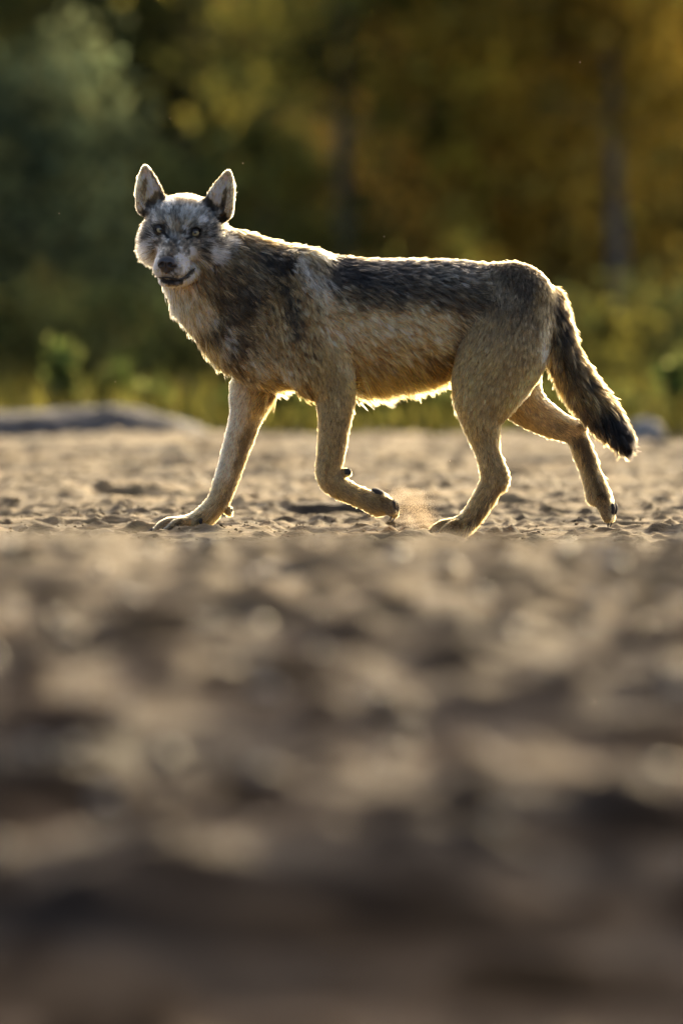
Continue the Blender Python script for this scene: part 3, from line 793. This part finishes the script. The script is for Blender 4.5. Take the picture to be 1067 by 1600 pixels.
# ---- the coat
def sample_coat(n, dens):
    tri = np.concatenate([BF[:, [0, 1, 2]], BF[:, [0, 2, 3]]])
    a = np.linalg.norm(np.cross(BV[tri[:, 1]] - BV[tri[:, 0]], BV[tri[:, 2]] - BV[tri[:, 0]]), axis=1)
    w = a * dens[tri].mean(1); cw = np.cumsum(w); cw /= cw[-1]
    t = np.searchsorted(cw, RNG.random(n))
    u = RNG.random(n); v = RNG.random(n); f = u + v > 1; u[f] = 1 - u[f]; v[f] = 1 - v[f]
    b = np.stack([1 - u - v, u, v], -1)
    return tri[t], b
dens = 0.9 + 1.8 * (1 - sstep(0.010, 0.03, leng)) + 3.0 * hwS
dens *= np.where(BN[:, 1] > 0.55, 0.35, 1.0)
for e in EYES:
    dd = np.hypot((PX - e[0]) / 1.8, PY - (FEET - e[2]) - 0.8)
    dens *= np.where((dd < 4.4) & (BV[:, 1] < e[1] + 25), 0.0, 1.0)
nose_c = h2w((0, 72, -45))
dens *= np.where(np.linalg.norm(BV - nose_c, axis=1) < 13.5, 0, 1)
mc = Chain([(*p, 1, 1, 1) for p in MOUTH], head=True, sub=3)
dm = np.full(len(BV), 99.0); mm = np.linalg.norm(BV - h2w((0, 45, -58)), axis=1) < 60; dm[mm] = mc.ev(BV[mm])
dens *= np.where(dm < 2.2, 0, 1)
NH = 500000
tr, bc = sample_coat(NH, dens)
def ip(A): return (A[tr] * (bc[..., None] if A.ndim == 2 else bc)).sum(1)
root = ip(BV); nrm = ip(BN); nrm /= np.linalg.norm(nrm, axis=1)[:, None]
fl = ip(flow); ln = ip(leng) * SC; hh = ip(hwS); tt = ip(tw); Ph = w2h(root)
# clumps: each hair leans with its neighbours
NC = 70000
ci = RNG.choice(NH, NC, replace=False)
kd = kdtree.KDTree(NC)
for i, k_ in enumerate(ci): kd.insert(root[k_], i)
kd.balance()
cid = np.fromiter((kd.find(r)[1] for r in root), np.int64, NH)
cj = RNG.normal(size=(NC, 3)); cb_ = RNG.normal(size=NC)
cl = ci[cid]
ups = RNG.normal(size=(NH, 3))
sh_ = sstep(0.008, 0.028, ip(leng))
fl = fl + (0.25 * ip(belly))[:, None] * RNG.normal(size=(NH, 3)) - np.array([0, 0, 1.2]) * ip(belly)[:, None]
fl = fl + (0.07 + 0.13 * sh_)[:, None] * cj[cid] + 0.14 * ups
fl -= nrm * (fl * nrm).sum(1)[:, None]
fl /= np.linalg.norm(fl, axis=1)[:, None] + 1e-6
lift = np.clip(0.27 + 0.10 * RNG.normal(size=NH) + 0.06 * cb_[cid] + 0.20 * tt, 0.10, 1.0)
lift = lift + 0.22 * (1 - sstep(0.006, 0.018, ip(leng)))
ln = ln * np.clip(1 + 0.22 * RNG.normal(size=NH) + 0.12 * cb_[cid], 0.45, 1.35)
d0 = fl * np.cos(lift)[:, None] + nrm * np.sin(lift)[:, None]
K = 5
pts = np.zeros((NH, K, 3))
tk = np.linspace(0, 1, K)
for j, t in enumerate(tk):
    bend = -0.07 * t * t
    pts[:, j] = root - nrm * 0.35 + d0 * (ln * t)[:, None] + nrm * (ln * bend)[:, None]
    pts[:, j, 2] -= 0.10 * ln * t * t
tipc = pts[cl]
for j, t in enumerate(tk):
    w = ((0.15 + 0.32 * sh_ * (1 - 0.7 * ip(belly))) * t ** 1.5)[:, None]
    pts[:, j] = pts[:, j] * (1 - w) + (tipc[:, j] + (root - root[cl]) * 0.35) * w
jx = root[:, 0] + (1.0 + 6.5 * sh_ * (1 - hh)) * cj[cid, 0]; jz = root[:, 2] + (1.0 + 5.5 * sh_ * (1 - hh)) * cj[cid, 2]
mid = pts[:, 2] * 0.4 + pts[:, 3] * 0.6
hc_ = coat(np.where(hh > .5, mid[:, 0], jx + (mid - root)[:, 0]), FEET - np.where(hh > .5, mid[:, 2], jz + (mid - root)[:, 2]), hh, tt, Ph)
lum = np.exp((0.05 + 0.36 * sh_) * cb_[cid] + 0.20 * RNG.normal(size=NH))
streak = fbm(root[:, 0] / 9, root[:, 2] / 5, 2, 17)
lum *= 1 + (0.15 + 0.9 * sh_) * (streak - 0.5)
spk_ = fbm(root[:, 0] / 3.2, root[:, 2] / 4.2, 2, 23)
lum *= np.exp(hh * (1 - sstep(34, 46, Ph[:, 2])) * 2.8 * (spk_ - 0.5))
long_ = sstep(0.018, 0.034, ip(leng)) * (1 - 0.3 * hh)
griz = np.clip(soft(360, 420, 400, 560, 70, 60, root[:, 0], FEET - root[:, 2]) + soft(440, 420, 460, 540, 40, 40, root[:, 0], FEET - root[:, 2]) + soft(780, 450, 830, 540, 50, 50, root[:, 0], FEET - root[:, 2]) + soft(880, 500, 960, 660, 40, 30, root[:, 0], FEET - root[:, 2]) + 0.6 * soft(560, 425, 780, 440, 50, 40, root[:, 0], FEET - root[:, 2]), 0, 1) * sh_
cr_ = RNG.random(NC)[cid]
lum *= np.where(cr_ < 0.22 * griz, 0.5, np.where(cr_ > 1 - 0.16 * griz, 1.55, 1.0))
gray = RNG.random(NH) < 0.2 * long_ + 0.04
hc_ = np.where(gray[:, None], hc_ * 0.35, hc_)
hcol = np.repeat(hc_[:, None] * lum[:, None, None], K, 1)
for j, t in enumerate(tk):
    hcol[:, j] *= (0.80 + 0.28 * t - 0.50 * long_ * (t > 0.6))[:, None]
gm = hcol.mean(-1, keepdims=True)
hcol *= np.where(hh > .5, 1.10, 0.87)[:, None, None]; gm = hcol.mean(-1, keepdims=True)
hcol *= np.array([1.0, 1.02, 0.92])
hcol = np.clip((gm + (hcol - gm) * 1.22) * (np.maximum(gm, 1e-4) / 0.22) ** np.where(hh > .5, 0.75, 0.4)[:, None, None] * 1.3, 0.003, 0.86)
rad = np.clip(0.00052 + 0.010 * ln / SC, 0.0005, 0.00085)
rad = np.where(hh > .5, 0.00048, rad)[:, None] * np.array([1.0, 1.0, 0.9, 0.65, 0.15])

def hair_object(name, P, rad, colr, mat, parent, base):
    n, k = P.shape[:2]
    hc = bpy.data.hair_curves.new(name)
    hc.add_curves([k] * n)
    hc.attributes['position'].data.foreach_set('vector', (P - base).astype(np.float32).ravel())
    a = hc.attributes.new('radius', 'FLOAT', 'POINT'); a.data.foreach_set('value', np.broadcast_to(rad, (n, k)).astype(np.float32).ravel())
    c4 = np.ones((n, k, 4), np.float32); c4[..., :3] = colr
    a = hc.attributes.new('tint', 'FLOAT_COLOR', 'POINT'); a.data.foreach_set('color', c4.ravel())
    hc.materials.append(mat)
    o = bpy.data.objects.new(name, hc); col.objects.link(o); o.parent = parent
    return o
m_fur, nt, bs, out = new_mat('wolf_fur')
nt.nodes.remove(bs)
at = N(nt, 'ShaderNodeAttribute', attribute_name='tint')
hb = N(nt, 'ShaderNodeBsdfHairPrincipled')
hb.model = 'CHIANG'; hb.parametrization = 'COLOR'
nt.links.new(at.outputs[0], hb.inputs['Color'])
hb.inputs['Roughness'].default_value = 0.42
hb.inputs['Radial Roughness'].default_value = 0.55
hb.inputs['Random Roughness'].default_value = 0.2
hb.inputs['IOR'].default_value = 1.38
nt.links.new(hb.outputs[0], out.inputs['Surface'])
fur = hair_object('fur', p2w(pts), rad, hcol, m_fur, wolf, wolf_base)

# ---- eyes, lids, nose, claws, pads, whiskers
def simple_mat(name, c, rough=0.5, spec=0.5, bump=None):
    m, nt, bs, out = new_mat(name)
    n = N(nt, 'ShaderNodeTexNoise', i_Scale=bump or 300.0, i_Detail=3.0)
    tc = N(nt, 'ShaderNodeTexCoord'); nt.links.new(tc.outputs['Object'], n.inputs['Vector'])
    r = ramp(nt, [(0.3, tuple(0.7 * v for v in c)), (0.7, tuple(min(1.15 * v, 1) for v in c))])
    nt.links.new(n.outputs[0], r.inputs[0]); nt.links.new(r.outputs[0], bs.inputs['Base Color'])
    b = N(nt, 'ShaderNodeBump', i_Strength=0.4, i_Distance=0.001)
    nt.links.new(n.outputs[0], b.inputs['Height']); nt.links.new(b.outputs[0], bs.inputs['Normal'])
    bs.inputs['Roughness'].default_value = rough; bs.inputs['Specular IOR Level'].default_value = spec
    return m
m_black = simple_mat('black_skin', (0.018, 0.015, 0.014), 0.42, 0.5, 900.0)
m_pad = simple_mat('pad_skin', (0.035, 0.028, 0.024), 0.75, 0.3, 700.0)
m_claw = simple_mat('claw_horn', (0.03, 0.024, 0.02), 0.35, 0.5, 400.0)
m_sclera = simple_mat('eye_dark', (0.02, 0.016, 0.012), 0.15, 0.6)
m_iris = simple_mat('eye_amber', (0.32, 0.26, 0.13), 0.2, 0.6, 900.0)
m_pupil = simple_mat('eye_pupil', (0.004, 0.004, 0.004), 0.08, 0.7)

def sph_patch(center, r, axis, th0, th1, nth, nph, name, mat, parent, base, almond=None, up=(0, 0, 1)):
    a = np.asarray(axis, float); a /= np.linalg.norm(a)
    u = np.cross(np.asarray(up, float), a); u /= np.linalg.norm(u); v = np.cross(a, u)
    ph = np.linspace(0, 2 * np.pi, nph, endpoint=False)
    V = []
    for i in range(nth + 1):
        f = i / nth
        lo = almond(ph) if almond else np.full(nph, th0)
        th = lo * (1 - f) + th1 * f
        V.append(center + r * (np.cos(th)[:, None] * a + np.sin(th)[:, None] * (np.cos(ph)[:, None] * u + np.sin(ph)[:, None] * v)))
    V = np.concatenate(V)
    F = [(i * nph + j, i * nph + (j + 1) % nph, (i + 1) * nph + (j + 1) % nph, (i + 1) * nph + j) for i in range(nth) for j in range(nph)]
    return mesh_np(name, p2w(V) - base, F, mat, parent)
for i, e in enumerate(EYES):
    look = np.array([0.0, -1.0, 0.02])
    eb = sph_patch(e, 9.6, look, R(38), R(170), 14, 28, 'eye', m_sclera, wolf, wolf_base)
    sph_patch(e, 9.7, look, R(12), R(39), 6, 28, 'iris', m_iris, eb, wolf_base)
    sph_patch(e, 9.75, look, R(0.5), R(13), 4, 28, 'pupil', m_pupil, eb, wolf_base)
    s = -1 if i == 0 else 1
    tilt = R(12) * s
    def alm(ph, tilt=tilt):
        q = ph - tilt
        c_, s_ = np.abs(np.cos(q)), np.sin(q)
        v_ = np.where(s_ > 0, R(14), R(26))
        return 1 / np.sqrt((c_ / R(66)) ** 2 + (s_ / v_) ** 2)
    sph_patch(e, 10.9, look, 0, R(84), 6, 36, 'eyelid', m_black, wolf, wolf_base, almond=alm)

# nose leather grown from its own field
nb = np.array([-20.0, 54, -60]); nvx = 0.8
ns = (51, 45, 48)
QX = np.stack(np.meshgrid(*[nb[i] + nvx * np.arange(ns[i]) for i in range(3)], indexing='ij'), -1)
def ell(c, r):
    v = (QX - np.array(c)); q = np.sqrt(((v / np.array(r)) ** 2).sum(-1)) + 1e-4
    return np.sqrt((v * v).sum(-1)) * (1 - 1 / q)
def sm(a, b, k): h = np.maximum(k - np.abs(a - b), 0) / k; return np.minimum(a, b) - h * h * k / 4
nf = ell((0, 70, -43), (14, 11, 10.5))
for s in (-1, 1): nf = sm(nf, ell((s * 8, 71, -45.5), (7, 9, 8)), 4)
nf = sm(nf, ell((0, 70, -54), (4.5, 8, 7)), 4)
for s in (-1, 1):
    h_ = ell((s * 6.2, 80, -45), (3.6, 6, 3.0)); nf = -sm(-nf, h_, 1.5)
    h_ = ell((s * 10.5, 76, -48), (4.0, 5, 1.6)); nf = -sm(-nf, h_, 1.5)
nf = -sm(-nf, ell((0, 81, -51), (0.9, 4, 9)), 1.5)
NV, NF = nets(nf.astype(np.float32), nb, nvx)
NV = relax(NV, NF, 1, 0.4)
nn = vnormals(NV, NF)
if (nn * (NV - NV.mean(0))).sum() < 0: NF = NF[:, ::-1].copy()
m_nose = simple_mat('nose_leather', (0.045, 0.038, 0.037), 0.36, 0.5, 1400.0)
mesh_np('nose', p2w(h2w(NV)) - wolf_base, NF, m_nose, wolf)

def tube(pts_, rads, name, mat, parent, base, seg=10):
    P = np.asarray(pts_, float); V = []
    for i in range(len(P)):
        t = P[min(i + 1, len(P) - 1)] - P[max(i - 1, 0)]; t /= np.linalg.norm(t)
        u = np.cross(t, [0.31, 0.87, 0.38]); u /= np.linalg.norm(u); v = np.cross(t, u)
        a = np.linspace(0, 2 * np.pi, seg, endpoint=False)[:, None]
        V.append(P[i] + rads[i] * (np.cos(a) * u + np.sin(a) * v))
    n = len(P)
    F = [(i * seg + j, i * seg + (j + 1) % seg, (i + 1) * seg + (j + 1) % seg, (i + 1) * seg + j) for i in range(n - 1) for j in range(seg)]
    return mesh_np(name, p2w(np.concatenate(V)) - base, F, mat, parent)
def pxp(px, py, dep): return np.array([px, dep, FEET - py])
lip = spline(np.array([np.array(p) + np.array([0, -0.5, 0.3]) for p in MOUTH]), 4)
tube(h2w(lip), np.interp(np.linspace(0, 1, len(lip)), [0, .3, .5, .7, 1], [.4, 1.2, 1.1, 1.7, .8]), 'lip', m_black, wolf, wolf_base, 8)
def claw(pts_, r0): 
    P = spline(np.array([pxp(*p) for p in pts_]), 3)
    tube(P, np.linspace(r0, 0.25, len(P)), 'claw', m_claw, wolf, wolf_base, 8)
for dz, fx in ((25, 17), (40, 0), (55, 0), (69, 15)):
    claw([(242 + fx, 828, dz), (233 + fx, 830, dz), (227 + fx, 836, dz)], 2.8)
for dz, fx in ((-70, 16), (-55, 0), (-41, 0), (-27, 14)):
    claw([(672 + fx, 828, dz), (664 + fx, 830, dz), (659 + fx, 835, dz)], 2.8)
for dz, ex, ey in ((-72, 0, 0), (-61, 4, 3), (-49, 4, 3), (-38, 0, 0)):
    claw([(610 + ex, 797 + ey, dz), (612 + ex, 804 + ey, dz), (608 + ex, 811 + ey, dz)], 2.6)
for dz, ex in ((28, -3), (41, 1), (55, 1), (68, -3)):
    claw([(953 + ex, 811, dz), (955 + ex, 819, dz), (953 + ex, 825, dz)], 2.6)
def pad(c, r, rot=0):
    u = np.linspace(0, np.pi, 9); a = np.linspace(0, 2 * np.pi, 14, endpoint=False)
    V = np.array([[r[0] * math.sin(i) * math.cos(j), r[1] * math.sin(i) * math.sin(j), r[2] * math.cos(i)] for i in u for j in a])
    V[:, 0] += 0.12 * r[0] * np.sin(V[:, 1] * 0.9); c_, s_ = math.cos(rot), math.sin(rot)
    V = np.stack([V[:, 0] * c_ - V[:, 2] * s_, V[:, 1], V[:, 0] * s_ + V[:, 2] * c_], -1) + pxp(*c)
    F = [(i * 14 + j, i * 14 + (j + 1) % 14, (i + 1) * 14 + (j + 1) % 14, (i + 1) * 14 + j) for i in range(8) for j in range(14)]
    mesh_np('paw_pad', p2w(V) - wolf_base, F, m_pad, wolf)
pad((543, 736, -61), (6.5, 6, 6)); pad((358, 800, 56), (5.5, 5, 6)); pad((313, 815, 30), (3, 3, 5))
for dz, ex, ey in ((-72, 0, 0), (-61, 4, 3), (-49, 4, 3), (-38, 0, 0)): pad((615 + ex, 788 + ey, dz), (5, 6.5, 10), R(8))
pad((592, 769, -55), (13, 14, 6), R(-28))
for dz, ex in ((28, -3), (41, 1), (55, 1), (68, -3)): pad((960 + ex, 797, dz), (5.5, 6.5, 10), R(-8))
pad((950, 776, 48), (6, 15, 10), R(20))

# ------------------------------------------------------------------ loose sand, clods, dust
OCT = (np.array([[1, 0, 0], [-1, 0, 0], [0, 1, 0], [0, -1, 0], [0, 0, 1], [0, 0, -1]], float), np.array([[0, 2, 4], [2, 1, 4], [1, 3, 4], [3, 0, 4], [2, 0, 5], [1, 2, 5], [3, 1, 5], [0, 3, 5]]))
ICO = (I1, F1)
def lumps(name, P, size, mat, label, cat, flat=0.6, tiny=False):
    n = len(P)
    I1, F1 = OCT if tiny else ICO
    J = I1[None] * (1 + 0.25 * RNG.normal(size=(n, len(I1), 1))) * (size[:, None, None]) * np.array([1, 1, flat])
    V = (J + P[:, None]).reshape(-1, 3)
    F = (F1[None] + (np.arange(n) * len(I1))[:, None, None]).reshape(-1, 3)
    o = mesh_np(name, V, F, mat, None, True)
    return tag(o, label, cat, kind='stuff')
nc = 5200
cx = RNG.uniform(-1.7, 1.7, nc); cy = np.where(RNG.random(nc) < .6, RNG.uniform(-1.4, 2.5, nc), RNG.uniform(2.5, 11, nc))
keep = fbm(cx * 2, cy * 1.2, 3, 77) > 0.44
cx, cy = cx[keep], cy[keep]
cs_ = 0.0022 + 0.0045 * RNG.random(len(cx)) ** 3 + 0.012 * (RNG.random(len(cx)) > 0.985)
lumps('sand_clods', np.stack([cx, cy, ground_z(cx, cy) + cs_ * 0.3], -1), cs_, m_ground, 'crumbs and clods of dry sand around the wolf', 'sand')
m_wet, nt, bs, out = new_mat('wet_pebble')
n = N(nt, 'ShaderNodeTexNoise', i_Scale=25.0); r = ramp(nt, [(0.3, (0.05, 0.042, 0.035)), (0.7, (0.2, 0.17, 0.13))])
nt.links.new(n.outputs[0], r.inputs[0]); nt.links.new(r.outputs[0], bs.inputs['Base Color']); bs.inputs['Roughness'].default_value = 0.46
nb_ = 1000
bx_ = RNG.uniform(-1.1, 1.1, nb_); by_ = RNG.uniform(-13, -7.2, nb_)
bs_ = 0.004 + 0.018 * RNG.random(nb_) ** 4
lumps('bank_gravel', np.stack([bx_, by_, ground_z(bx_, by_) + bs_ * 0.3], -1), bs_, m_wet, 'scattered gravel on the sandy bank', 'gravel')

m_dust, nt, bs, out = new_mat('dust_grain')
bs.inputs['Base Color'].default_value = (0.42, 0.33, 0.22, 1)
bs.inputs['Roughness'].default_value = 0.6
n = N(nt, 'ShaderNodeTexNoise', i_Scale=40.0); r = ramp(nt, [(0.3, (0.55, 0.44, 0.30)), (0.7, (0.7, 0.58, 0.42))])
nt.links.new(n.outputs[0], r.inputs[0]); nt.links.new(r.outputs[0], bs.inputs['Base Color'])
tl = N(nt, 'ShaderNodeBsdfTranslucent'); ms = N(nt, 'ShaderNodeMixShader'); ms.inputs[0].default_value = 0.65
nt.links.new(r.outputs[0], tl.inputs[0]); nt.links.new(bs.outputs[0], ms.inputs[1]); nt.links.new(tl.outputs[0], ms.inputs[2]); nt.links.new(ms.outputs[0], out.inputs['Surface'])
nd = 22000
t_ = RNG.random(nd) ** 0.8
dx_ = 676 - 52 * t_ + RNG.normal(size=nd) * (6 + 15 * t_)
dy_ = 828 - 62 * np.sin(t_ * 1.9) * RNG.random(nd) ** 0.55 + RNG.normal(size=nd) * 5
dd_ = -50 + RNG.normal(size=nd) * 16
m_ = dy_ < 834
P_ = p2w(np.stack([dx_, dd_, FEET - dy_], -1)[m_])
dust = leaf_mesh('kicked_dust', P_, 0.0011, np.ones((len(P_), 3)), None, m_dust)
tag(dust, 'spray of dust kicked up beside the wolf hind paw', 'dust', kind='stuff')
spk = [(905, 97, 0), (600, 369, 0), (180, 596, 0), (92, 333, 0), (265, 184, 0), (379, 254, 0), (704, 722, 0)]
P_ = p2w(np.array([[a, -40 + 20 * i, FEET - b] for i, (a, b, c) in enumerate(spk)]))
lumps('floating_specks', P_, np.full(len(P_), 0.0016), m_dust, 'tiny sunlit specks floating in the air around the wolf', 'dust', 1.0)
